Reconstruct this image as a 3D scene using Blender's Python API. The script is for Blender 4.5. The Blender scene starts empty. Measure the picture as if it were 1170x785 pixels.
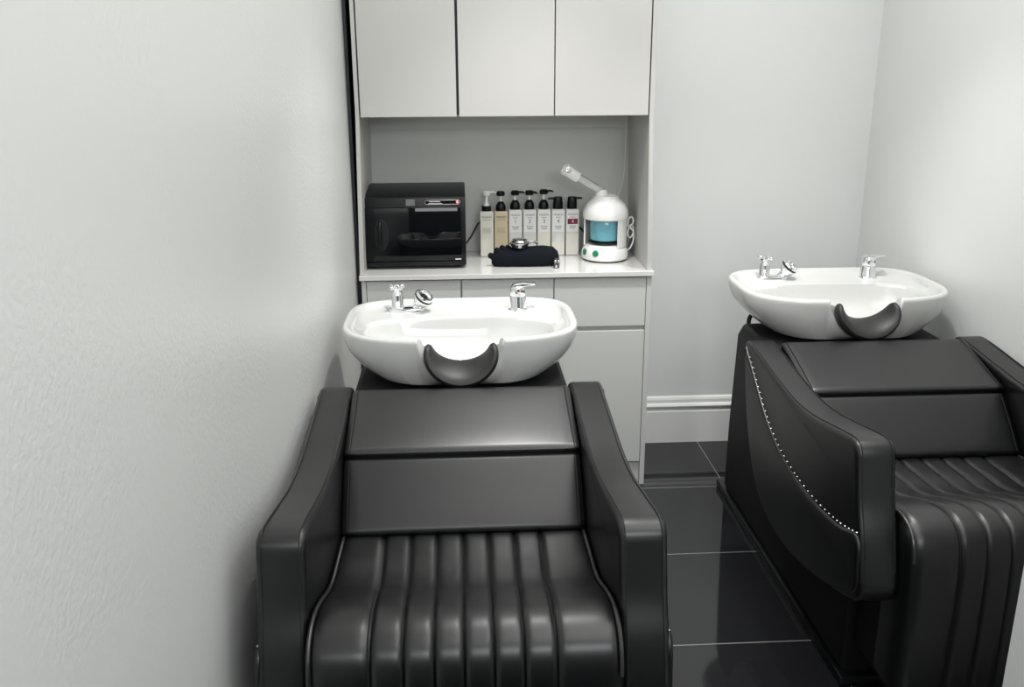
import bpy, bmesh, math, random
from math import sin, cos, pi, radians as R
from mathutils import Vector, Matrix
random.seed(4)
scn = bpy.context.scene
C = scn.collection

# ---------------------------------------------------------------- camera
cd = bpy.data.cameras.new('camera'); cam = bpy.data.objects.new('camera', cd); C.objects.link(cam)
scn.camera = cam
FPX = 1050.0
cd.sensor_fit = 'HORIZONTAL'; cd.sensor_width = 36; cd.lens = 36*FPX/1170; cd.clip_start = .02
P_, Y_, RO = R(17.063), R(3.148), R(-.296)
fw = Vector((sin(Y_)*cos(P_), cos(Y_)*cos(P_), -sin(P_)))
rt = Vector((cos(Y_), -sin(Y_), 0)); up = rt.cross(fw)
rt2 = rt*cos(RO)+up*sin(RO); up2 = up*cos(RO)-rt*sin(RO)
cam.matrix_world = Matrix((( rt2.x, up2.x, -fw.x, 0), (rt2.y, up2.y, -fw.y, 0), (rt2.z, up2.z, -fw.z, 1.6), (0, 0, 0, 1)))
# ---------------------------------------------------------------- view, world
scn.view_settings.view_transform = 'Standard'; scn.view_settings.look = 'None'
scn.view_settings.gamma = 1; scn.view_settings.use_curve_mapping = False
scn.view_settings.exposure = 0.13
w = bpy.data.worlds.new('world'); scn.world = w; w.use_nodes = True
w.node_tree.nodes['Background'].inputs[0].default_value = (.85, .93, 1, 1)
w.node_tree.nodes['Background'].inputs[1].default_value = .25
CEIL = 2.5
def lamp(name, kind, loc, power, size=.1, size_y=None, rot=(0, 0, 0), col=(1, .99, .97), spot=None):
    l = bpy.data.lights.new(name, kind); l.energy = power; l.color = col
    if kind == 'AREA':
        l.size = size
        if size_y: l.shape = 'RECTANGLE'; l.size_y = size_y
        else: l.shape = 'DISK'
    else: l.shadow_soft_size = size
    if spot: l.spot_size = R(spot[0]); l.spot_blend = spot[1]
    o = bpy.data.objects.new(name, l); C.objects.link(o); o.location = loc; o.rotation_euler = rot
    return o
lamp('downlight_lamp', 'SPOT', (.25, 2.72, 2.46), 78, .04, spot=(84, 1))
lamp('downlight_lamp', 'SPOT', (1.05, 2.78, 2.46), 66, .04, spot=(84, 1))
lamp('ambient_fill_lamp', 'AREA', (.72, 1.75, 2.47), 36, 1.6, 3.0)  # unseen soft fill, added for even ambient light on the walls
lamp('front_fill_light', 'AREA', (.65, -1.15, 2.16), 30, 1.9, .6, rot=(R(80), 0, 0), col=(.97, .985, 1))  # fill added behind the camera to brighten cabinets, niche and basin fronts

# ---------------------------------------------------------------- materials
def mat(name, col, rough=.5, metal=0, spec=.5, coat=0, bump=None, trans=0, emit=None, noise=None, alpha=1, ior=None):
    m = bpy.data.materials.new(name); m.use_nodes = True
    nt = m.node_tree; b = nt.nodes['Principled BSDF']
    b.inputs['Base Color'].default_value = (*col, 1); b.inputs['Roughness'].default_value = rough
    b.inputs['Metallic'].default_value = metal; b.inputs['Specular IOR Level'].default_value = spec
    b.inputs['Coat Weight'].default_value = coat; b.inputs['Coat Roughness'].default_value = .04
    b.inputs['Transmission Weight'].default_value = trans; b.inputs['Alpha'].default_value = alpha
    if ior: b.inputs['IOR'].default_value = ior
    if emit: b.inputs['Emission Color'].default_value = (*emit[0], 1); b.inputs['Emission Strength'].default_value = emit[1]
    tc = nt.nodes.new('ShaderNodeTexCoord')
    if bump:
        sc, st, dist = bump[:3]
        n = nt.nodes.new('ShaderNodeTexNoise'); n.inputs['Scale'].default_value = sc; n.inputs['Detail'].default_value = 3
        bp = nt.nodes.new('ShaderNodeBump'); bp.inputs['Strength'].default_value = st; bp.inputs['Distance'].default_value = dist
        nt.links.new(tc.outputs['Object'], n.inputs['Vector']); nt.links.new(n.outputs['Fac'], bp.inputs['Height'])
        nt.links.new(bp.outputs['Normal'], b.inputs['Normal'])
    if noise:
        sc, amt = noise
        n = nt.nodes.new('ShaderNodeTexNoise'); n.inputs['Scale'].default_value = sc; n.inputs['Detail'].default_value = 4
        mx = nt.nodes.new('ShaderNodeMix'); mx.data_type = 'RGBA'
        mx.inputs[6].default_value = tuple(c*(1-amt) for c in col)+(1,); mx.inputs[7].default_value = tuple(min(1, c*(1+amt)) for c in col)+(1,)
        nt.links.new(tc.outputs['Object'], n.inputs['Vector']); nt.links.new(n.outputs['Fac'], mx.inputs[0]); nt.links.new(mx.outputs[2], b.inputs['Base Color'])
    return m
M = {}
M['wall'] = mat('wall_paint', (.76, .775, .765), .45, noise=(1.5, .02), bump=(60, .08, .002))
M['ceil'] = mat('ceiling_paint', (.85, .85, .84), .7, noise=(2, .01))
M['trim'] = mat('trim_paint', (.84, .85, .83), .35, noise=(3, .01))
M['dark'] = mat('gap_shade_black', (.01, .013, .014), .5, noise=(9, .1))  # near-black colour standing in for the shade of an unlit gap
M['leather'] = mat('black_leather', (.0015, .0018, .0023), .36, bump=(420, .14, .0005), spec=.68, noise=(5, .2))
M['base'] = mat('black_vinyl_base', (.003, .003, .004), .6, spec=.3, noise=(5, .2))
M['piping'] = mat('leather_piping', (.02, .02, .02), .3, spec=.7, noise=(20, .1))
M['stitch'] = mat('dark_stitching', (.006, .006, .007), .6, noise=(30, .1))
M['ceramic'] = mat('white_ceramic', (.58, .585, .57), .12, coat=.5, noise=(2, .01))
M['chrome'] = mat('chrome', (.86, .87, .88), .06, metal=1, noise=(8, .02))
M['steel'] = mat('brushed_steel', (.62, .61, .58), .22, metal=1, noise=(60, .15))
M['neck'] = mat('black_rubber_pad', (.010, .010, .010), .5, spec=.5, bump=(300, .3, .001))
M['cab'] = mat('grey_cabinet', (.56, .57, .55), .38, noise=(3, .015))
M['cabup'] = mat('pale_cabinet', (.50, .495, .475), .35, noise=(3, .01))
M['cabin'] = mat('cabinet_lining', (.58, .59, .565), .5, noise=(3, .02))
M['black_gap'] = mat('shadow_lining', (.05, .05, .05), .7, noise=(3, .02))
M['bplastic'] = mat('black_plastic', (.004, .005, .006), .3, spec=.3, noise=(8, .1))
M['bmetal'] = mat('black_painted_metal', (.006, .008, .009), .42, spec=.35, noise=(12, .1))
M['bglass'] = mat('black_gloss_glass', (.003, .004, .005), .04, spec=.3, noise=(8, .1))
M['wplastic'] = mat('white_plastic', (.85, .85, .83), .25, coat=.3, noise=(8, .01))
M['clear'] = mat('clear_plastic', (.93, .95, .95), .12, trans=.75, ior=1.3, noise=(8, .01))
M['blue'] = mat('blue_tank', (.16, .42, .50), .15, coat=.4, noise=(14, .12))
M['green'] = mat('green_button', (.01, .20, .09), .25, noise=(40, .2))
M['cloth'] = mat('black_cloth', (.004, .006, .010), .9, spec=.2, bump=(500, .5, .001))
M['red'] = mat('red_light', (.8, .1, .12), .3, emit=((1, .25, .3), 1.5))
M['cable_w'] = mat('white_cable', (.8, .8, .78), .4, noise=(8, .02))
M['cable_b'] = mat('black_cable', (.01, .01, .01), .4, noise=(8, .1))
M['ink'] = mat('grey_ink', (.10, .10, .10), .6, noise=(8, .1))
M['inkbrown'] = mat('tan_ink', (.42, .36, .24), .6, noise=(8, .1))
M['inkwhite'] = mat('white_ink', (.85, .8, .8), .6, noise=(8, .02))
M['label'] = mat('white_label', (.80, .80, .79), .35, noise=(8, .02))
M['maroon'] = mat('maroon_label', (.20, .015, .04), .4, noise=(8, .1))
M['bot_clear'] = mat('milky_clear_plastic', (.72, .72, .70), .15, coat=.4, noise=(8, .02))
M['bot_white'] = mat('pearl_plastic', (.76, .75, .68), .15, coat=.4, noise=(8, .03))
M['bot_amber'] = mat('amber_plastic', (.66, .57, .38), .15, coat=.4, noise=(8, .03))
M['cream'] = mat('cream_contents', (.80, .78, .69), .2, coat=.3, noise=(8, .02))

def wall_left_mat():
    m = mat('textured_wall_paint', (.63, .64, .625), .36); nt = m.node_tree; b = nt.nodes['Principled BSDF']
    tc = nt.nodes.new('ShaderNodeTexCoord')
    n1 = nt.nodes.new('ShaderNodeTexNoise'); n1.inputs['Scale'].default_value = 95; n1.inputs['Detail'].default_value = 2
    n2 = nt.nodes.new('ShaderNodeTexNoise'); n2.inputs['Scale'].default_value = 2.1; n2.inputs['Detail'].default_value = 1
    cr = nt.nodes.new('ShaderNodeValToRGB'); cr.color_ramp.elements[0].position = .44; cr.color_ramp.elements[1].position = .54
    cr.color_ramp.elements[0].color = (.25, .25, .25, 1)
    mu = nt.nodes.new('ShaderNodeMath'); mu.operation = 'MULTIPLY'
    bp = nt.nodes.new('ShaderNodeBump'); bp.inputs['Strength'].default_value = .28; bp.inputs['Distance'].default_value = .004
    for n in (n1, n2): nt.links.new(tc.outputs['Object'], n.inputs['Vector'])
    nt.links.new(n2.outputs['Fac'], cr.inputs['Fac']); nt.links.new(n1.outputs['Fac'], mu.inputs[0]); nt.links.new(cr.outputs['Color'], mu.inputs[1])
    nt.links.new(mu.outputs[0], bp.inputs['Height']); nt.links.new(bp.outputs['Normal'], b.inputs['Normal'])
    return m
M['wall_l'] = wall_left_mat()
def floor_mat():
    m = mat('polished_black_tile', (.02, .02, .022), .09); nt = m.node_tree; b = nt.nodes['Principled BSDF']
    tc = nt.nodes.new('ShaderNodeTexCoord')
    br = nt.nodes.new('ShaderNodeTexBrick'); br.offset = 0; br.squash = 1
    mp = nt.nodes.new('ShaderNodeMapping'); mp.inputs['Location'].default_value = (-1.014, -3.239, 0)
    br.inputs['Scale'].default_value = 1; br.inputs['Brick Width'].default_value = .504; br.inputs['Row Height'].default_value = .504
    br.inputs['Mortar Size'].default_value = .0016; br.inputs['Mortar Smooth'].default_value = 0
    br.inputs['Color1'].default_value = (.010, .011, .013, 1); br.inputs['Color2'].default_value = (.016, .016, .018, 1)
    br.inputs['Mortar'].default_value = (.30, .30, .29, 1)
    nt.links.new(tc.outputs['Object'], mp.inputs['Vector']); nt.links.new(mp.outputs['Vector'], br.inputs['Vector'])
    n = nt.nodes.new('ShaderNodeTexNoise'); n.inputs['Scale'].default_value = 130; n.inputs['Detail'].default_value = 3
    mx = nt.nodes.new('ShaderNodeMix'); mx.data_type = 'RGBA'; mx.blend_type = 'MULTIPLY'; mx.inputs[0].default_value = .5
    nt.links.new(tc.outputs['Object'], n.inputs['Vector'])
    nt.links.new(br.outputs['Color'], mx.inputs[6]); nt.links.new(n.outputs['Color'], mx.inputs[7]); nt.links.new(mx.outputs[2], b.inputs['Base Color'])
    mr = nt.nodes.new('ShaderNodeMapRange'); mr.inputs['To Min'].default_value = .06; mr.inputs['To Max'].default_value = .6
    nt.links.new(br.outputs['Fac'], mr.inputs['Value']); nt.links.new(mr.outputs['Result'], b.inputs['Roughness'])
    return m
M['floor'] = floor_mat()

# ---------------------------------------------------------------- mesh helpers
def obj(name, bm, m, parent=None, smooth=True, ang=40):
    me = bpy.data.meshes.new(name); bmesh.ops.recalc_face_normals(bm, faces=bm.faces[:]); bm.to_mesh(me); bm.free()
    for p in me.polygons: p.use_smooth = smooth
    if smooth: me.set_sharp_from_angle(angle=R(ang))
    me.materials.append(M[m] if isinstance(m, str) else m)
    o = bpy.data.objects.new(name, me); C.objects.link(o)
    if parent: o.parent = parent
    return o
def thing(name, label, cat, loc=(0, 0, 0), rz=0, group=None):
    o = bpy.data.objects.new(name, None); C.objects.link(o); o.location = loc; o.rotation_euler = (0, 0, rz)
    o['label'] = label; o['category'] = cat
    if group: o['group'] = group
    return o
def tag(o, label, cat, group=None):
    o['label'] = label; o['category'] = cat
    if group: o['group'] = group
    return o
def struct(o): o['kind'] = 'structure'; return o
def box(bm, x0, x1, y0, y1, z0, z1, r=0, seg=2):
    t = bmesh.new(); bmesh.ops.create_cube(t, size=1)
    for v in t.verts: v.co = Vector(((x0+x1)/2+v.co.x*(x1-x0), (y0+y1)/2+v.co.y*(y1-y0), (z0+z1)/2+v.co.z*(z1-z0)))
    if r: bmesh.ops.bevel(t, geom=t.edges[:], offset=r, segments=seg, profile=.5, affect='EDGES')
    me = bpy.data.meshes.new('t'); t.to_mesh(me); t.free(); bm.from_mesh(me); bpy.data.meshes.remove(me); return bm
def bx(*a, **k): return box(bmesh.new(), *a, **k)
def skin_rings(bm, rings, cap0=True, cap1=True, closed=True):
    vs = [[bm.verts.new(p) for p in r] for r in rings]; n = len(rings[0])
    for a, b in zip(vs, vs[1:]):
        for i in range(n if closed else n-1):
            j = (i+1) % n
            try: bm.faces.new((a[i], a[j], b[j], b[i]))
            except ValueError: pass
    if cap0: bm.faces.new(vs[0])
    if cap1: bm.faces.new(vs[-1])
    return vs
def lathe(bm, prof, c=(0, 0, 0), n=32, axis=None, sx=1, sy=1):
    q = Vector((0, 0, 1)).rotation_difference(Vector(axis).normalized()) if axis else None
    rings = []
    for r, z in prof:
        ring = []
        for i in range(n):
            p = Vector((max(r, 1e-5)*cos(2*pi*i/n)*sx, max(r, 1e-5)*sin(2*pi*i/n)*sy, z))
            if q: p = q @ p
            ring.append(p+Vector(c))
        rings.append(ring)
    skin_rings(bm, rings); return bm
def smooth_path(pts, k=8):
    pts = [Vector(p) for p in pts]; out = []
    P = [pts[0]*2-pts[1]]+pts+[pts[-1]*2-pts[-2]]
    for i in range(1, len(P)-2):
        for j in range(k):
            t = j/k; a, b, c, d = P[i-1:i+3]
            out.append(.5*((2*b)+(c-a)*t+(2*a-5*b+4*c-d)*t*t+(3*b-3*c+d-a)*t**3))
    out.append(pts[-1]); return out
def tube(bm, pts, r, n=8, k=0):
    if k: pts = smooth_path(pts, k)
    pts = [Vector(p) for p in pts]; rings = []; nrm = None
    for i, p in enumerate(pts):
        t = (pts[min(i+1, len(pts)-1)]-pts[max(i-1, 0)]).normalized()
        if nrm is None: nrm = t.orthogonal().normalized()
        else: nrm = (nrm-t*nrm.dot(t)).normalized()
        b = t.cross(nrm); rr = r(i/(len(pts)-1)) if callable(r) else r
        rings.append([p+(nrm*cos(2*pi*a/n)+b*sin(2*pi*a/n))*rr for a in range(n)])
    skin_rings(bm, rings); return bm
def inset_poly(pr, d):
    n = len(pr); out = []
    for i in range(n):
        a, b, c = Vector(pr[i-1]), Vector(pr[i]), Vector(pr[(i+1) % n])
        e1, e2 = (b-a).normalized(), (c-b).normalized()
        n1, n2 = Vector((-e1.y, e1.x)), Vector((-e2.y, e2.x)); m = (n1+n2)
        m = m.normalized() if m.length > 1e-6 else n1
        out.append(b+m*(d/max(.5, m.dot(n1))))
    return out
def area2(pr): return sum(pr[i-1][0]*pr[i][1]-pr[i][0]*pr[i-1][1] for i in range(len(pr)))/2
def slab(bm, prof, x0, x1, r, seg=5, plane='X', puff=0):
    """closed 2-D outline (y,z) swept along x with rounded rims"""
    if area2(prof) < 0: prof = prof[::-1]
    rings = []; s = 1 if x1 > x0 else -1
    st = [(x0+s*r*(1-cos(a)), r*(1-sin(a))) for a in [pi/2*i/seg for i in range(seg+1)]]
    st += [(x1-s*r*(1-cos(a)), r*(1-sin(a))) for a in [pi/2*(seg-i)/seg for i in range(seg+1)]]
    if puff: st = [(x0-s*puff, r+.05), (x0-s*puff*.55, r+.02)]+st+[(x1+s*puff*.55, r+.02), (x1+s*puff, r+.05)]
    for x, d in st:
        q = inset_poly(prof, d)
        rings.append([Vector((x, p[0], p[1])) if plane == 'X' else (Vector((p[0], x, p[1])) if plane == 'Y' else Vector((p[0], p[1], x))) for p in q])
    skin_rings(bm, rings); return bm
def sp2(pts, k=6, closed=True):
    pts = [Vector((p[0], p[1])) for p in pts]; n = len(pts); out = []
    for i in range(n):
        a, b, c, d = pts[i-1], pts[i], pts[(i+1) % n], pts[(i+2) % n]
        for j in range(k):
            t = j/k; out.append(.5*((2*b)+(c-a)*t+(2*a-5*b+4*c-d)*t*t+(3*b-3*c+d-a)*t**3))
    return out
def rbox(bm, sx, sy, sz, r, puff=0, mtx=None, n=14):
    t = bmesh.new(); bmesh.ops.create_cube(t, size=2); bmesh.ops.subdivide_edges(t, edges=t.edges[:], cuts=n, use_grid_fill=True)
    h = Vector((sx/2, sy/2, sz/2))
    for v in t.verts:
        # denser toward the rims
        c = Vector([math.copysign(abs(x)**.6, x) for x in v.co]); p = Vector((c.x*h.x, c.y*h.y, c.z*h.z))
        q = Vector([max(-h[i]+r, min(h[i]-r, p[i])) for i in range(3)]); d = p-q
        p = q+d.normalized()*r if d.length > 1e-9 else p
        if puff: p.z += puff*math.copysign(1, p.z)*(1-abs(c.x)**4)*(1-abs(c.y)**4)*(1 if abs(p.z) > h.z*.6 else abs(p.z)/h.z)
        v.co = mtx @ p if mtx else p
    me = bpy.data.meshes.new('t'); t.to_mesh(me); t.free(); bm.from_mesh(me); bpy.data.meshes.remove(me); return bm
def text(name, s, size, loc, m, parent=None, rot=(pi/2, 0, 0), width=None, ext=.0002):
    cu = bpy.data.curves.new(name, 'FONT'); cu.body = s; cu.size = size; cu.align_x = 'CENTER'; cu.align_y = 'CENTER'; cu.extrude = ext
    o = bpy.data.objects.new(name, cu); C.objects.link(o); bpy.context.view_layer.update()
    me = bpy.data.meshes.new_from_object(o.evaluated_get(bpy.context.evaluated_depsgraph_get())); bpy.data.objects.remove(o)
    xs = [v.co.x for v in me.vertices]; k = width/(max(xs)-min(xs)) if width else 1
    for v in me.vertices: v.co.x *= k
    me.materials.clear(); me.materials.append(M[m]); o = bpy.data.objects.new(name, me); C.objects.link(o)
    o.location = loc; o.rotation_euler = rot
    if parent: o.parent = parent
    return o
def copy_tree(o, parent=None):
    c = o.copy(); C.objects.link(c); c.parent = parent
    for ch in list(o.children): copy_tree(ch, c)
    return c

# ---------------------------------------------------------------- room shell
XL, XR, YB, YF = -.445, 1.652, 3.698, -1.3
struct(obj('floor', bx(XL-.35, XR+.4, YF-.1, YB+.1, -.05, 0), 'floor', smooth=False))
struct(obj('ceiling', bx(XL-.35, XR+.4, YF-.1, YB+.1, CEIL, CEIL+.05), 'ceil', smooth=False))
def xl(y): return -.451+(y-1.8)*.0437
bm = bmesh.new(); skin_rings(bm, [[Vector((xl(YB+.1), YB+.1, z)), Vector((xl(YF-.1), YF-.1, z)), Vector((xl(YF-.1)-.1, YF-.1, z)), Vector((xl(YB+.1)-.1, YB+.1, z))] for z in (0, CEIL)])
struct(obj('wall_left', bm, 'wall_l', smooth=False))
def xr(y): return XR+(YB-y)*.052
bm = bmesh.new(); skin_rings(bm, [[Vector((xr(YB+.1), YB+.1, z)), Vector((xr(YF-.1), YF-.1, z)), Vector((xr(YF-.1)+.1, YF-.1, z)), Vector((xr(YB+.1)+.1, YB+.1, z))] for z in (0, CEIL)])
struct(obj('wall_right', bm, 'wall', smooth=False))
struct(obj('wall_back', bx(XL-.1, XR+.1, YB, YB+.1, 0, CEIL), 'wall', smooth=False))
struct(obj('wall_front', bx(XL-.35, XR+.4, YF-.1, YF, 0, CEIL), mat('darkened_unseen_wall', (.10, .10, .10), .6, noise=(2, .05)), smooth=False))  # unseen wall behind the camera, coloured dark so the leather fronts reflect less
struct(obj('wall_partition', bx(1.062, XR+.2, 1.38, 1.50, 0, CEIL), 'wall', smooth=False))
def skirting_prof():
    return [(0, 0), (-.018, 0), (-.018, .143), (-.016, .147), (-.010, .150), (-.010, .158), (-.020, .162), (-.024, .170), (-.020, .177), (-.012, .182), (-.012, .196), (-.008, .206), (0, .210)]
def skirt_back(x0, x1):
    bm = bmesh.new(); skin_rings(bm, [[Vector((x, YB+a, b)) for a, b in skirting_prof()] for x in (x0, x1)]); return bm
struct(obj('baseboard_back', skirt_back(.705, XR), 'trim', smooth=False))
bm = bmesh.new(); skin_rings(bm, [[Vector((xr(y)+a, y, b)) for a, b in skirting_prof()] for y in (1.50, YB-.024)])
struct(obj('baseboard_right', bm, 'trim', smooth=False))
struct(obj('gap_shade_strip', bx(XL+.02, -.374, 3.312, YB, 0, CEIL), 'dark', smooth=False))  # dark strip painting the shade in the gap between left wall and cabinet

# ---------------------------------------------------------------- backwash chair (local: x across, y depth, z up)
def arm_profile():
    top = [(2.425, .738), (2.34, .733), (2.24, .721), (2.136, .709), (2.04, .700), (1.943, .699), (1.85, .707), (1.767, .721), (1.69, .735), (1.628, .746)]
    fr = [(1.588, .749), (1.562, .736), (1.549, .69), (1.528, .61), (1.50, .54), (1.478, .46), (1.472, .42), (1.485, .385), (1.53, .362)]
    bot = [(1.65, .325), (1.80, .285), (1.97, .262), (2.12, .275), (2.24, .33), (2.33, .44), (2.39, .58), (2.432, .70)]
    return sp2(top+fr+bot, 4)
def build_armrest(root, s):
    pr = arm_profile()
    bm = bmesh.new(); slab(bm, pr, s*.298, s*.392, .013, 5)
    a = obj('armrest', bm, 'leather', root)
    # stitched seams on the top and down the front face
    line = smooth_path([(0, y, z) for y, z in [(2.41, .7387), (2.34, .7342), (2.24, .7222), (2.136, .7102), (2.04, .7012), (1.943, .7002), (1.85, .7082), (1.767, .7222), (1.69, .7362), (1.628, .7472), (1.588, .7502), (1.5612, .7365), (1.548, .69), (1.527, .61), (1.499, .54), (1.477, .46)]], 5)
    for x in (.309, .381):
        obj('seam', tube(bmesh.new(), [(s*x, p.y, p.z) for p in line], .0014, 6), 'stitch', a)
    # raised upholstered panel on the outer side, below the nail line
    curve = [(2.412, .715), (2.389, .706), (2.294, .646), (2.165, .567), (2.01, .515), (1.808, .499), (1.626, .514), (1.511, .542)]
    low = [(1.487, .46), (1.484, .425), (1.50, .395), (1.54, .375), (1.65, .338), (1.80, .298), (1.97, .275), (2.11, .288), (2.225, .34), (2.315, .45), (2.375, .58)]
    bm = bmesh.new(); slab(bm, sp2(curve+low, 4), s*.384, s*.3985, .008, 5)
    obj('side_panel', bm, 'leather', a)
    pts = smooth_path([(s*.3925, y, z) for y, z in curve[1:]], 20); d = 0; last = pts[0]
    for p in pts:
        d += (p-last).length; last = p
        if d > .021:
            d = 0; bm = bmesh.new(); lathe(bm, [(0, -.002), (.0027, -.002), (.0026, .001), (.0016, .0022), (0, .0026)], p+Vector((s*.0005, 0, .006)), 8, axis=(s, 0, 0))
            obj('nailhead', bm, 'steel', a)
    return a
SEAMS = [-.189, -.126, -.064, -.003, .058, .119, .182]
def sx_(x, f): return x*(1-.09*f*(1-min(1, abs(x)/.287)**3))
def build_seat(root):
    prof = smooth_path([(0, 2.03, .500), (0, 1.98, .508), (0, 1.88, .512), (0, 1.80, .514), (0, 1.73, .528), (0, 1.64, .562), (0, 1.565, .584), (0, 1.505, .586), (0, 1.463, .566), (0, 1.443, .522), (0, 1.436, .45), (0, 1.432, .30), (0, 1.432, .16)], 7)
    n = len(prof); rows = []
    cuts = [-.287]+SEAMS+[.287]; cols = []
    for a, b in zip(cuts, cuts[1:]):
        m = 14 if b-a > .1 else 10
        for i in range(m):
            t = i/m; x = a+(b-a)*t; h = 1-abs(2*t-1)**4.5
            amp = .0045
            cols.append((x, amp*h-.004*math.exp(-(min(t, 1-t)*(b-a)/.003)**2)))
    cols.append((.287, -.004))
    side = []
    for i, p in enumerate(prof):
        t = (prof[min(i+1, n-1)]-prof[max(0, i-1)]).normalized(); nn = Vector((0, t.z, -t.y)); 
        if nn.z < 0 and abs(nn.y) < .5: nn = -nn
        nn = Vector((0, t.z, -t.y)) if Vector((0, t.z, -t.y)).dot(Vector((0, -.6, 1))) > 0 else Vector((0, -t.z, t.y))
        f = min(1, max(0, (1.98-p.y)/.45)); wid = 1.0
        mid = .004*sin(pi*f)
        row = []
        dep = .12
        row += [Vector((-(.288*wid+.006), p.y, p.z))-nn*(dep), Vector((-(.288*wid+.012), p.y, p.z))-nn*(dep*.5), Vector((-(.288*wid+.008), p.y, p.z))-nn*.02]
        row += [Vector((sx_(x, f), p.y, p.z))+nn*(o) for x, o in cols]
        row += [Vector(((.288*wid+.008), p.y, p.z))-nn*.02, Vector(((.288*wid+.012), p.y, p.z))-nn*(dep*.5), Vector(((.288*wid+.006), p.y, p.z))-nn*(dep)]
        rows.append(row); side.append((f, nn))
    bm = bmesh.new(); skin_rings(bm, rows, True, True, closed=True)
    s = obj('seat', bm, 'leather', root, ang=75)
    e = next(i for i, p in enumerate(prof) if p.z < .50 and p.y < 1.5)
    for sg in (-1, 1):
        bm = bmesh.new()
        tube(bm, [Vector((sg*.289, prof[i].y, prof[i].z))+side[i][1]*.001 for i in range(5, e)], .0042, 8)
        obj('piping', bm, 'piping', s)
    for x in SEAMS:
        for dx in (-.0035,):
            pts = [Vector((sx_(x, side[i][0])+dx, prof[i].y, prof[i].z))+side[i][1]*.0008 for i in range(int(n*.35), n)]
            obj('stitching', tube(bmesh.new(), pts, .0011, 5), 'stitch', s)
    return s
def build_back(root):
    out = []
    for (y0, z0, y1, z1, nm) in ((1.985, .518, 2.118, .662, 'backrest_cushion'), (2.112, .676, 2.372, .752, 'backrest_cushion')):
        a, b = Vector((0, y0, z0)), Vector((0, y1, z1)); d = (b-a); L = d.length; d.normalize(); nn = Vector((0, -d.z, d.y))
        th = .085; c = (a+b)/2-nn*th/2
        m = Matrix(((1, 0, 0, 0), (0, d.y, nn.y, c.y), (0, d.z, nn.z, c.z), (0, 0, 0, 1)))
        bm = bmesh.new(); rbox(bm, .592, L, th, .012, .004, m, 16)
        o = obj(nm, bm, 'leather', root, ang=80); out.append(o)
        for sg in (-1, 1):
            obj('seam', tube(bmesh.new(), [m @ Vector((sg*.281, -L/2+.010, th/2+.0008)), m @ Vector((sg*.281, 0, th/2+.0035)), m @ Vector((sg*.281, L/2-.010, th/2+.0008))], .0013, 6, 4), 'stitch', o)
    return out
def build_base(root):
    pr = [(1.70, .03), (2.83, .03), (2.825, .30), (2.79, .66), (2.74, .705), (2.46, .705), (2.30, .60), (2.12, .50), (1.95, .40), (1.70, .38)]
    bm = bmesh.new(); slab(bm, pr, -.308, .308, .018, 4)
    obj('pedestal', bm, 'base', root)
    obj('plinth', bx(-.316, .316, 1.67, 2.895, 0, .030, r=.004), 'bplastic', root)
    # support under the seat, inside the waterfall front
    obj('seat_base', bx(-.28, .28, 1.50, 1.80, .12, .40, r=.01), 'base', root)
RW, YC = .350, 2.685
def rim(th, k=1.0, grow=0):
    c, s = cos(th), sin(th); n = 4.2 if s > 0 else 2.9; b = .250 if s > 0 else .245
    b += grow
    x = math.copysign(abs(c)**(2/n), c)*(RW+grow)*k; y = math.copysign(abs(s)**(2/n), s)*b*k
    return x, y
def dip(x, y):
    if y > 0: return 0
    t = abs(x)/.122
    if t >= 1: return 0
    return .100*(1-t**2.6)**.62
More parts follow.
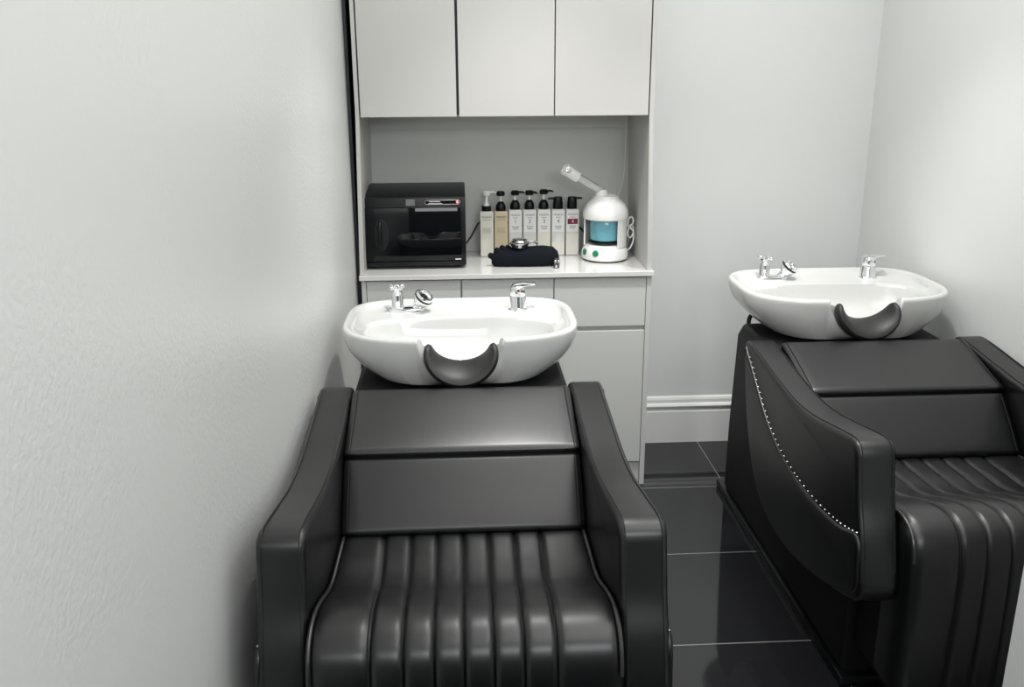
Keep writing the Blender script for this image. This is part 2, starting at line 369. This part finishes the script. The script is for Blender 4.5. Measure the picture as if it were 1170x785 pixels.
def build_basin(root):
    N = 480; ths = []
    for i in range(N):
        ths.append(2*pi*i/N)
    # re-sample evenly along the outline
    P = [Vector(rim(2*pi*i/4000)) for i in range(4001)]; cum = [0]
    for a, b in zip(P, P[1:]): cum.append(cum[-1]+(b-a).length)
    base = []; j = 0
    for i in range(N):
        t = cum[-1]*i/N
        while cum[j+1] < t: j += 1
        f = (t-cum[j])/(cum[j+1]-cum[j]); base.append((P[j].lerp(P[j+1], f), 2*pi*(j+f)/4000))
    ZR = .862
    rings = []
    # outside, bottom to rim
    for i in range(19):
        t = (i/18)**1.4; full = 1-(1-t)**2.2
        ring = []
        for p, th in base:
            sx = .73+.27*full; sy = .60+.40*full if p.y > 0 else .90+.10*full
            zr = ZR-.012-dip(p.x, p.y); zb = .722
            z = zb+(zr-zb)*t
            x = p.x*sx
            if p.y < 0 and abs(p.x) < .20:
                k = 1-abs(p.x)/.20; x = p.x*(sx+(1-sx)*min(1, k*1.5))
            fl = 0
            if p.y < 0 and abs(p.x) < .19: fl = .012*(1-abs(p.x)/.19)**.6*(1-full)
            ring.append(Vector((x, p.y*sy+fl, z)))
        rings.append(ring)
    def rr(scale_in, dz):
        ring = []
        for p, th in base:
            q = p-p.normalized()*scale_in if p.length else p
            ring.append(Vector((q.x, q.y, ZR-dip(p.x, p.y)+dz)))
        return ring
    rings += [rr(.0012, -.006), rr(.006, -.001), rr(.013, 0), rr(.021, -.002), rr(.028, -.009)]
    # deck at the back, narrow ledge elsewhere, then the bowl
    def bowl(k, z, blend=1.0):
        ring = []
        for p, th in base:
            c, s = cos(th), sin(th)
            n = 2.5
            bxx = math.copysign(abs(c)**(2/n), c)*.290; by = math.copysign(abs(s)**(2/n), s)*(.105 if s > 0 else .212)
            cx, cy = 0, -.03
            q = Vector((bxx*k, cy*(1-k)+by*k))
            zz = min(z, ZR-dip(p.x, p.y)-.012-(1-k)*.02) if p.y < 0 else z
            ring.append(Vector((q.x, q.y, zz)))
        return ring
    dk = []
    inner = rings[-1]; b0 = bowl(1.0, .836)
    dk.append([Vector((a.x*.85+b.x*.15, a.y*.85+b.y*.15, min(.840, a.z-.004))) for a, b in zip(inner, b0)])
    dk.append([Vector((a.x*.12+b.x*.88, a.y*.12+b.y*.88, min(.836, (a.z-.006)))) for a, b in zip(inner, b0)])
    rings += dk
    for k, z in ((.985, .832), (.965, .822), (.94, .806), (.90, .785), (.85, .767), (.78, .753), (.68, .742), (.55, .735), (.40, .730), (.25, .727), (.10, .725)):
        rings.append(bowl(k, z))
    for r in rings:
        for v in r: v.y += YC
    rings.insert(0, [Vector((v.x*.97, YC+(v.y-YC)*.97, v.z-.004)) for v in rings[0]])
    bm = bmesh.new(); skin_rings(bm, rings)
    b = obj('basin', bm, 'ceramic', root, ang=60)
    # drain
    bm = bmesh.new(); lathe(bm, [(0, .724), (.024, .724), (.024, .729), (.019, .730), (.017, .727), (0, .727)], (0, YC-.03, 0), 24)
    obj('drain', bm, 'chrome', b)
    # neck rest: a saddle lining the notch
    bm = bmesh.new(); rings = []; K = 40
    for i in range(K+1):
        t = i/K; a = pi+R(-8)+(pi+R(16))*t
        k = sin(pi*t)**.55 if 0 < t < 1 else 0
        ty = .007+.058*k; tr = .005+.020*k
        cx, cz = .090*cos(a), .841+.076*sin(a)
        rad = Vector((cos(a), 0, sin(a)))
        cyy = YC-.245-.002
        rings.append([Vector((cx, cyy+ty*cos(u)*1.0, cz))+rad*(tr*sin(u)-.011*k*cos(u)) for u in [2*pi*j/20 for j in range(20)]])
    skin_rings(bm, rings)
    obj('neck_rest', bm, 'neck', b)
    return b
def build_mixer(root):
    c = (.185, 2.862, .834)
    bm = bmesh.new(); lathe(bm, [(0, 0), (.034, 0), (.034, .004), (.030, .008), (.0285, .012), (.0255, .050), (.0245, .053), (.0252, .055), (.0250, .078), (.022, .086), (.010, .089), (0, .089)], c, 32)
    t = obj('mixer_tap', bm, 'chrome', root)
    bm = bmesh.new()
    pr = sp2([(-.018, .080), (.012, .084), (.036, .088), (.052, .090), (.054, .0945), (.036, .0965), (.010, .0975), (-.016, .092)], 4)
    slab(bm, [(c[0]+p.x, c[2]+p.y) for p in pr], c[1]-.014, c[1]+.014, .002, 2, plane='Y')
    obj('lever', bm, 'chrome', t)
    bm = bmesh.new(); lathe(bm, [(0, 0), (.0042, 0), (.004, .0012), (0, .0015)], (c[0]+.012, c[1]-.0208, c[2]+.072), 12, axis=(.5, -.86, 0))
    obj('temperature_mark', bm, 'maroon', t)
    t.scale = (1, 1, .92); t.location = (0, 0, c[2]*.08)
def build_shower(root):
    c = (-.168, 2.862, .834)
    bm = bmesh.new()
    pr = sp2([(-.058, -.012), (-.058, .012), (-.045, .024), (0, .026), (.040, .022), (.052, .010), (.052, -.010), (.040, -.022), (0, -.026), (-.045, -.024)], 4)
    slab(bm, [(c[0]+p.x, c[1]+p.y) for p in pr], c[2], c[2]+.016, .005, 3, plane='Z')
    t = obj('shower_holder', bm, 'chrome', root)
    v = (c[0]-.032, c[1], c[2])
    bm = bmesh.new(); lathe(bm, [(0, .012), (.022, .012), (.022, .020), (.019, .024), (.0185, .055), (.0165, .064), (.012, .070), (0, .072)], v, 28)
    obj('vacuum_breaker', bm, 'chrome', t)
    bm = bmesh.new()
    lathe(bm, [(0, .068), (.010, .068), (.013, .078), (.012, .088), (.006, .093), (0, .094)], v, 20)
    for k in range(4):
        a = pi/4+k*pi/2; d = Vector((cos(a), sin(a), .05))
        lathe(bm, [(0, 0), (.0055, 0), (.0062, .016), (.0078, .022), (.006, .028), (0, .029)], Vector(v)+Vector((0, 0, .081)), 12, axis=d)
    obj('cross_handle', bm, 'chrome', t)
    bm = bmesh.new(); o = Vector((c[0]+.026, c[1], c[2]+.012)); ax = Vector((.55, -.35, .8))
    lathe(bm, [(0, 0), (.013, 0), (.013, .012), (.017, .018), (.0255, .028), (.030, .042), (.030, .056), (.026, .062), (.022, .062), (.020, .056), (.010, .054), (0, .054)], o, 28, axis=ax)
    obj('spray_head', bm, 'chrome', t)
    ed = bmesh.new(); lathe(ed, [(.0302, .0475), (.0315, .049), (.0315, .053), (.0302, .0545)], o, 28, axis=ax)
    obj('grip_ring', ed, 'bplastic', t)

def make_chair(label):
    r = thing('shampoo_chair', label, 'backwash chair', group='backwash shampoo chairs')
    build_seat(r); build_back(r)
    build_armrest(r, -1); build_armrest(r, 1)
    build_base(r); build_basin(r); build_mixer(r); build_shower(r)
    bm = bmesh.new(); tube(bm, [(-.20, 2.78, .742), (-.235, 2.80, .735), (-.262, 2.80, .71), (-.27, 2.78, .67)], .008, 8, 5)
    obj('water_hose', bm, 'cable_b', r)
    return r
ch = make_chair('black leather backwash chair with white ceramic basin, standing close against the left wall')
ch2 = copy_tree(ch)
ch2['label'] = 'black leather backwash chair with white basin, standing in the right corner of the room'
ch.location = (-.008, 0, 0); ch2.location = (1.297, .352, 0)

# ---------------------------------------------------------------- cabinets
ZC = .862; YCF = 3.278
bc = thing('base_cabinet', 'grey handleless base cabinet with three drawers, under the pale worktop', 'cabinet', (.165, 3.48, 0))
def loc(o, root):   # world-built mesh under a placed root
    o.location = -root.location; return o
def part(name, bm, m, root, **k): return loc(obj(name, bm, m, root, **k), root)
bm = bmesh.new()
box(bm, -.366, -.350, YCF, YB-.004, 0, ZC-.0185); box(bm, .680, .698, YCF, YB-.026, 0, ZC-.0185)
box(bm, -.350, .680, YCF+.034, YB-.03, .07, ZC-.0185); box(bm, -.350, .680, YCF+.05, YCF+.07, 0, .07)
part('carcass', bm, 'cab', bc, smooth=False)
part('shadow_gap', bx(-.350, .680, YCF+.022, YCF+.0335, .09, ZC-.019), 'cabin', bc, smooth=False)
for x0, x1 in ((-.348, -.007), (-.001, .334), (.338, .678)):
    part('drawer', bx(x0, x1, YCF+.001, YCF+.020, .652, ZC-.024, r=.001), 'cab', bc, smooth=False)
    part('door', bx(x0, x1, YCF+.001, YCF+.020, .098, .634, r=.001), 'cab', bc, smooth=False)
part('toe_kick', bx(-.349, .679, YCF+.012, YCF+.030, .004, .090), 'cab', bc, smooth=False)
wt = obj('worktop', bx(-.372, .704, YCF-.014, YB-.001, ZC-.018, ZC, r=.0015), mat('worktop_laminate', (.66, .66, .64), .16, coat=.3, noise=(5, .02)), smooth=False)
tag(wt, 'pale glossy grey worktop lying over the grey base cabinet', 'worktop')
wc = thing('wall_cabinet', 'tall pale wall cabinet with three plain doors above the worktop niche', 'cabinet', (.16, 3.5, 1.42))
part('carcass', bx(-.340, .664, YCF+.026, YB-.012, 1.420, CEIL-.002), 'cabin', wc, smooth=False)
part('shadow_gap', bx(-.342, .666, YCF+.020, YCF+.0255, 1.424, CEIL-.004), 'black_gap', wc, smooth=False)
for x0, x1 in ((-.338, -.0075), (.0015, .3305), (.3345, .662)):
    part('door', bx(x0, x1, YCF, YCF+.019, 1.418, CEIL-.004, r=.001), 'cabup', wc, smooth=False)
part('niche_back', bx(-.353, .678, YB-.010, YB-.002, ZC+.001, 1.419), 'cabin', wc, smooth=False)
part('niche_rail', bx(-.345, .668, YB-.040, YB-.0105, 1.352, 1.4185), 'cabin', wc, smooth=False)
def side(x0b, x1b, x0t, x1t):
    bm = bmesh.new()
    rings = []
    for z, a, b in ((ZC+.001, x0b, x1b), (1.42, x0t, x1t), (CEIL-.002, x0t-(x0b-x0t)*0, x1t)):
        rings.append([Vector((a, YCF+.002, z)), Vector((b, YCF+.002, z)), Vector((b, YB-.011, z)), Vector((a, YB-.011, z))])
    skin_rings(bm, rings); return bm
part('side_panel', side(-.370, -.354, -.356, -.343), 'cabup', wc, smooth=False)
part('side_panel', side(.680, .697, .667, .682), 'cabup', wc, smooth=False)

# ---------------------------------------------------------------- towel warmer
tw = thing('towel_warmer', 'black box-shaped towel warmer with glossy door on the left of the worktop', 'towel warmer', (-.170, 3.50, ZC))
X0, X1, T0, T1 = -.187, .187, -.128, .125
bm = bmesh.new()
slab(bm, [(T0+.018, .012), (T1, .012), (T1, .288), (T1-.070, .288), (T0+.050, .276), (T0+.018, .262)], X0, X1, .005, 3)
obj('body', bm, 'bmetal', tw, ang=30)
obj('front_frame', bx(X0+.001, X1-.001, T0+.001, T0+.0175, .012, .265, r=.003), 'bplastic', tw)
d = obj('door', bx(X0+.004, X1-.016, T0-.012, T0, .032, .231, r=.003), 'bglass', tw)
bm = bmesh.new(); lathe(bm, [(0, 0), (.030, 0), (.030, .0015), (.026, .002), (0, .002)], (X0+.066, T0-.0125, .132), 32, axis=(0, -1, 0), sx=.85, sy=1.95)
obj('handle_recess', bm, 'bmetal', d)
bm = bmesh.new(); tube(bm, [(X0+.062, T0-.014, .082), (X0+.060, T0-.026, .098), (X0+.060, T0-.029, .13), (X0+.060, T0-.026, .165), (X0+.062, T0-.014, .180)], .0065, 10, 5)
obj('handle', bm, 'bplastic', d)
obj('base_strip', bx(X0+.004, X1-.006, T0-.006, T0, .012, .028, r=.002), 'bplastic', tw)
cp = obj('control_strip', bx(.035, .172, T0-.002, T0, .238, .258, r=.0008), 'bglass', tw)
bm = bmesh.new(); o = [(.046+.008*cos(a), .2475+.0075*sin(a)) for a in [pi/2+pi*i/8 for i in range(9)]]+[(.160+.008*cos(a), .2475+.0075*sin(a)) for a in [-pi/2+pi*i/8 for i in range(9)]]
o.append(o[0]); tube(bm, [(a, T0-.003, b) for a, b in o], .0006, 6)
obj('outline', bm, 'inkwhite', cp)
obj('outline_mark', bx(.055, .095, T0-.003, T0-.002, .2490, .2510), 'inkwhite', cp, smooth=False)
obj('outline_mark', bx(.052, .102, T0-.003, T0-.002, .2425, .2440), 'inkwhite', cp, smooth=False)
bm = bmesh.new(); lathe(bm, [(0, 0), (.005, 0), (.0045, .002), (0, .003)], (.158, T0-.002, .2480), 14, axis=(0, -1, 0)); obj('indicator_light', bm, 'red', cp)
obj('sticker', bx(-.030, .003, T0-.0012, T0+.001, .236, .260), 'steel', tw, smooth=False)
obj('door_mark', bx(.146, .168, T0-.0128, T0-.0118, .036, .0395), 'inkwhite', d, smooth=False)
for a in (-.16, .16):
    for b in (-.09, .10):
        bm = bmesh.new(); lathe(bm, [(0, 0), (.010, 0), (.011, .012), (0, .012)], (a, b, 0), 14); obj('foot', bm, 'bplastic', tw)
bm = bmesh.new(); tube(bm, [(.186, .06, .055), (.21, .075, .085), (.225, .115, .105), (.25, .155, .125), (.34, .178, .12), (.44, .178, .10), (.56, .178, .10), (.62, .175, .105), (.66, .172, .085), (.68, .150, .05)], .0035, 8, 6)
obj('power_cord', bm, 'cable_b', tw)

# ---------------------------------------------------------------- bottles
BW = .0525
def bottle(i, body, fill, pump, num, label):
    x = .1005+.0563*i
    t = thing('pump_bottle', label, 'bottle', (x, 3.605, ZC), group='pump bottles in a row on the worktop')
    h = .178 if i < 2 else .183
    hw = BW/2
    obj('bottle_body', bx(-hw, hw, -hw, hw, 0, h, r=.0035, seg=3), body, t)
    f = -hw-.0006
    if fill: obj('contents_band', bx(-hw+.0015, hw-.0015, f, -hw+.001, .004, fill, r=.0003, seg=1), 'cream', t, smooth=False)
    if i >= 2:
        l = obj('label_panel', bx(-hw+.003, hw-.003, f-.0008, f+.0005, h-.088, h-.006), 'label', t, smooth=False)
        y = f-.0011; zt = h-.020
        text('label_text', 'MILBON', .010, (0, y, zt), 'ink', t, width=.036)
        text('label_text', 'SMOOTH', .006, (0, y, zt-.011), 'ink', t, width=.018)
        if i == 6:
            obj('label_block', bx(-hw+.006, hw-.006, f-.0014, f-.0007, h-.058, h-.037), 'maroon', t, smooth=False)
            text('label_number', num, .018, (0, f-.0018, h-.0475), 'inkwhite', t)
        else: text('label_number', num, .021, (0, y, h-.046), 'ink', t)
        for k in range(3): obj('label_line', bx(-.014+.002*k, .014-.002*k, y, y+.0003, h-.066-.005*k, h-.0645-.005*k), 'ink', t, smooth=False)
    else:
        text('label_text', 'MILBON', .010, (0, f-.0003, h-.022), 'ink', t, width=.038)
        obj('label_line', bx(-.017, .017, f-.0002, f+.0003, h-.033, h-.0318), 'ink', t, smooth=False)
        for k in range(5): obj('label_line', bx(-.018+.002*(k % 2), .018-.002*(k % 3), f-.0002, f+.0003, h-.066-.0045*k, h-.0645-.0045*k), 'inkbrown', t, smooth=False)
    # pump: collar, stem, nozzle head
    stem, head, hz, d = pump
    bm = bmesh.new()
    if hz > .02:
        if i == 0: lathe(bm, [(0, h), (.019, h), (.019, h+.018), (.017, h+.020), (0, h+.020)], n=24)
        else: lathe(bm, [(0, h), (.0195, h), (.0195, h+.014), (.0175, h+.024), (.011, h+.034), (.008, h+.036), (0, h+.036)], n=24)
        obj('pump_collar', bm, 'bplastic', t)
        bm = bmesh.new()
        if i == 0: lathe(bm, [(0, h+.019), (.014, h+.019), (.010, h+.027), (.0055, h+.034), (.005, h+.062), (0, h+.062)], n=16)
        else: lathe(bm, [(0, h+.034), (.0045, h+.034), (.0045, h+hz+.002), (0, h+hz+.002)], n=16)
        obj('pump_stem', bm, stem, t)
        z = h+hz
        bm = bmesh.new(); lathe(bm, [(0, z), (.015, z), (.0165, z+.003), (.0165, z+.013), (.012, z+.018), (0, z+.0185)], n=24)
        if d:
            ax = Vector(d).normalized(); tube(bm, [Vector((0, 0, z+.011))+ax*.010, Vector((0, 0, z+.012))+ax*.026, Vector((0, 0, z+.009))+ax*.038], lambda q: .005-.0018*q, 10, 4)
        obj('pump_head', bm, head, t)
    else:
        lathe(bm, [(0, h), (.0195, h), (.0195, h+.022), (.0175, h+.040), (.0165, h+.0455), (.012, h+.047), (0, h+.047)], n=24)
        ax = Vector(d).normalized(); tube(bm, [Vector((0, 0, h+.039))+ax*.008, Vector((0, 0, h+.0405))+ax*.026, Vector((0, 0, h+.039))+ax*.040], lambda q: .005-.0015*q, 10, 4)
        obj('pump_head', bm, head, t)
bottle(0, 'bot_white', .07, ('wplastic', 'wplastic', .060, (1, .0, 0)), '', 'pearly white bottle with a white pump head, leftmost of the bottle row')
bottle(1, 'bot_amber', 0, ('wplastic', 'bplastic', .058, (-.1, -1, 0)), '', 'amber bottle with a black pump, second from the towel warmer')
bottle(2, 'bot_clear', .02, ('wplastic', 'bplastic', .055, (1, -.2, 0)), '1', 'clear pump bottle whose white label carries number 1')
bottle(3, 'bot_clear', .045, ('wplastic', 'bplastic', .055, (1, -.9, 0)), '2', 'clear pump bottle whose label carries number 2')
bottle(4, 'cream', .09, ('wplastic', 'bplastic', .058, (1, -.1, 0)), '3', 'raised pump bottle whose label carries number 3')
bottle(5, 'bot_clear', .055, ('wplastic', 'bplastic', 0, (-1, 0, 0)), '4', 'bottle with closed black pump pointing left and black number 4')
bottle(6, 'bot_clear', .085, ('wplastic', 'bplastic', 0, (1, 0, 0)), '4', 'bottle with a maroon block on its label, nearest the white steamer')

# ---------------------------------------------------------------- glove and metal pieces
gl = thing('glove', 'black fabric glove folded flat on the worktop before the bottles', 'glove', (.232, 3.405, ZC))
bm = bmesh.new(); rings = []
pts = [(-.112, .026, .020), (-.095, .036, .0235), (-.04, .043, .026), (.02, .047, .028), (.075, .045, .028), (.112, .040, .026), (.130, .028, .020), (.137, .010, .008)]
for x, ry, rz in pts:
    rings.append([Vector((x, ry*math.copysign(abs(cos(a))**.8, cos(a)), rz*1.3+1.3*rz*math.copysign(abs(sin(a))**.8, sin(a))*(1+.05*sin(3*a+x*40)))) for a in [2*pi*j/28 for j in range(28)]])
skin_rings(bm, [[Vector((-.120, v.y*.6, .02+(v.z-.02)*.5)) for v in rings[0]]]+rings); obj('palm', bm, 'cloth', gl, ang=80)
for k, (x, y, z) in enumerate(((-.134, -.016, .046), (-.110, -.008, .064), (-.090, .0, .071), (-.070, .006, .070))):
    c0 = Vector((x+.050, y, z-.032)); c1 = Vector((x, y, z)); dd = (c1-c0)
    bm = bmesh.new(); tube(bm, [c0, c0+dd*.4, c0+dd*.75+Vector((0, 0, .003)), c1], lambda q: .012-.001*q-.008*max(0, q-.85)/.15, 14, 6)
    obj('finger', bm, 'cloth', gl, ang=80)
ms = thing('drain_strainer', 'round polished metal strainer cup lying on top of the black glove', 'strainer', (.217, 3.395, ZC+.0705))
bm = bmesh.new(); lathe(bm, [(0, 0), (.026, 0), (.030, .004), (.033, .012), (.038, .016), (.0395, .019), (.036, .022), (.031, .023), (.027, .030), (.018, .034), (0, .035)], (0, 0, 0), 36)
obj('cup', bm, 'steel', ms)
for k in range(10):
    a = 2*pi*k/10; bm = bmesh.new(); lathe(bm, [(0, 0), (.0036, 0), (.0036, .002), (0, .002)], (.0305*cos(a), .0305*sin(a), .009), 10, axis=(cos(a), sin(a), -.35)); obj('perforation', bm, 'bplastic', ms)
for k in range(8):
    a = 2*pi*k/8; bm = bmesh.new(); lathe(bm, [(0, 0), (.0036, 0), (.0036, .0015), (0, .0015)], (.0235*cos(a), .0235*sin(a), .0312), 10, axis=(cos(a)*.4, sin(a)*.4, 1)); obj('perforation', bm, 'bplastic', ms)
bm = bmesh.new(); tube(bm, [(.036, 0, .020), (.052, .004, .022), (.064, .008, .017)], .004, 10, 4); lathe(bm, [(0, -.006), (.005, -.005), (.006, 0), (.005, .005), (0, .006)], (.066, .009, .016), 12)
obj('stub_handle', bm, 'steel', ms)
cl = thing('metal_clip', 'small shiny grey clip at the right end of the black glove', 'clip', (.352, 3.352, ZC))
bm = bmesh.new(); lathe(bm, [(0, 0), (.011, 0), (.0125, .005), (.011, .020), (.012, .024), (.009, .036), (0, .038)], (0, 0, 0), 14)
obj('clip_body', bm, mat('smoked_metal', (.10, .10, .10), .2, metal=.7, noise=(30, .3)), cl)
for x, z, y in ((-.005, .027, -.0115), (.006, .027, -.0105), (-.002, .007, -.0115)):
    obj('rivet', lathe(bmesh.new(), [(0, 0), (.0042, 0), (.004, .003), (0, .004)], (x, y, z), 10, axis=(0, -1, 0)), 'chrome', cl)

# ---------------------------------------------------------------- steamer
st = thing('hair_steamer', 'white tabletop steamer with blue water tank and raised nozzle on the worktop', 'steamer', (.556, 3.50, ZC))
bm = bmesh.new(); lathe(bm, [(0, .002), (.080, .002), (.089, .008), (.091, .018), (.089, .038), (.082, .050), (.070, .058), (.050, .066), (0, .068)], n=48)
b = obj('base', bm, 'wplastic', st)
bm = bmesh.new(); lathe(bm, [(0, 0), (.084, 0), (.084, .004), (0, .004)], n=48); obj('base_foot', bm, 'bplastic', st)
obj('tray', lathe(bmesh.new(), [(0, .064), (.062, .064), (.066, .070), (.062, .073), (0, .073)], n=40), 'bplastic', st)
for a in (-122, -168+10):
    pc = Vector((.0885*cos(R(a)), .0885*sin(R(a)), .036)); bm = bmesh.new()
    lathe(bm, [(0, 0), (.0125, 0), (.0125, .002), (.0105, .004), (0, .0045)], pc, 20, axis=(cos(R(a)), sin(R(a)), .22)); obj('button', bm, 'green', b)
# rear shell: an open cylinder wall around the back and the right
bm = bmesh.new(); rings = []
A = [R(-62+ i*238/40) for i in range(41)]
for z, r in ((.055, .083), (.10, .0825), (.165, .083), (.185, .085)):
    rings.append([Vector((r*cos(a), r*sin(a), z)) for a in A]+[Vector(((r-.006)*cos(a), (r-.006)*sin(a), z)) for a in A[::-1]])
skin_rings(bm, rings); obj('rear_shell', bm, 'wplastic', st)
bm = bmesh.new(); lathe(bm, [(0, .158), (.080, .158), (.0865, .163), (.088, .176), (.085, .195), (.074, .216), (.058, .231), (.050, .238), (.046, .246), (.030, .252), (0, .253)], n=48)
obj('dome', bm, 'wplastic', st)
bm = bmesh.new(); pr = sp2([(-.052, .078), (.048, .078), (.055, .088), (.055, .148), (.048, .157), (-.050, .157), (-.056, .148), (-.056, .088)], 3)
lathe(bm, [(0, .075), (.052, .075), (.058, .080), (.060, .095), (.060, .145), (.056, .156), (0, .157)], n=40); obj('water_tank', bm, 'blue', st)
bm = bmesh.new(); lathe(bm, [(0, .240), (.022, .240), (.024, .262), (.020, .270), (0, .272)], (-.020, -.01, 0), 24); nk = obj('neck', bm, 'wplastic', st)
p0 = Vector((-.018, -.01, .262)); p1 = Vector((-.118, -.035, .322)); p2 = Vector((-.172, -.045, .358)); ax = (p1-p0).normalized()
bm = bmesh.new(); tube(bm, [p0+Vector((.012, 0, -.012)), p0, p1], .0165, 20); obj('steam_tube', bm, 'clear', st)
bm = bmesh.new(); tube(bm, [p0+Vector((.010, 0, -.008)), p0, p1], .0095, 16); obj('inner_tube', bm, 'wplastic', st)
bm = bmesh.new(); a2 = (p2-p1).normalized(); L = (p2-p1).length
lathe(bm, [(0, 0), (.019, 0), (.0215, .004), (.0215, L-.012), (.024, L-.010), (.024, L), (.018, L), (.017, L-.006), (0, L-.006)], p1-a2*.006, 28, axis=a2); nz = obj('nozzle', bm, 'wplastic', st)
bm = bmesh.new(); md = p1.lerp(p2, .72); sd = Vector((.15, -1, .2)).normalized()
lathe(bm, [(0, 0), (.011, 0), (.011, .003), (.008, .004), (0, .003)], md+sd*.0205, 20, axis=sd); obj('nozzle_knob', bm, 'steel', nz)
bm = bmesh.new()
tube(bm, [(.080, .0, .030), (.098, .006, .038), (.112, .012, .065), (.112, .01, .10), (.100, .006, .118), (.088, .004, .130), (.092, .002, .158), (.104, .0, .160), (.108, .002, .14), (.094, .008, .118), (.088, .012, .095), (.100, .012, .080), (.112, .010, .10), (.106, .012, .130), (.094, .016, .12), (.10, .05, .08), (.11, .10, .03)], .0032, 8, 8)
obj('power_cord', bm, 'cable_w', st)
wcable = obj('hanging_cable', tube(bmesh.new(), [(.652, 3.645, 1.40), (.652, 3.648, 1.34), (.654, 3.665, 1.28), (.655, 3.675, 1.22), (.650, 3.675, 1.14), (.625, 3.665, 1.07), (.598, 3.655, 1.01), (.59, 3.652, .95), (.59, 3.645, .866)], .0022, 8, 8), 'cable_w')
tag(wcable, 'thin white cable hanging down the niche back wall behind the steamer', 'cable')
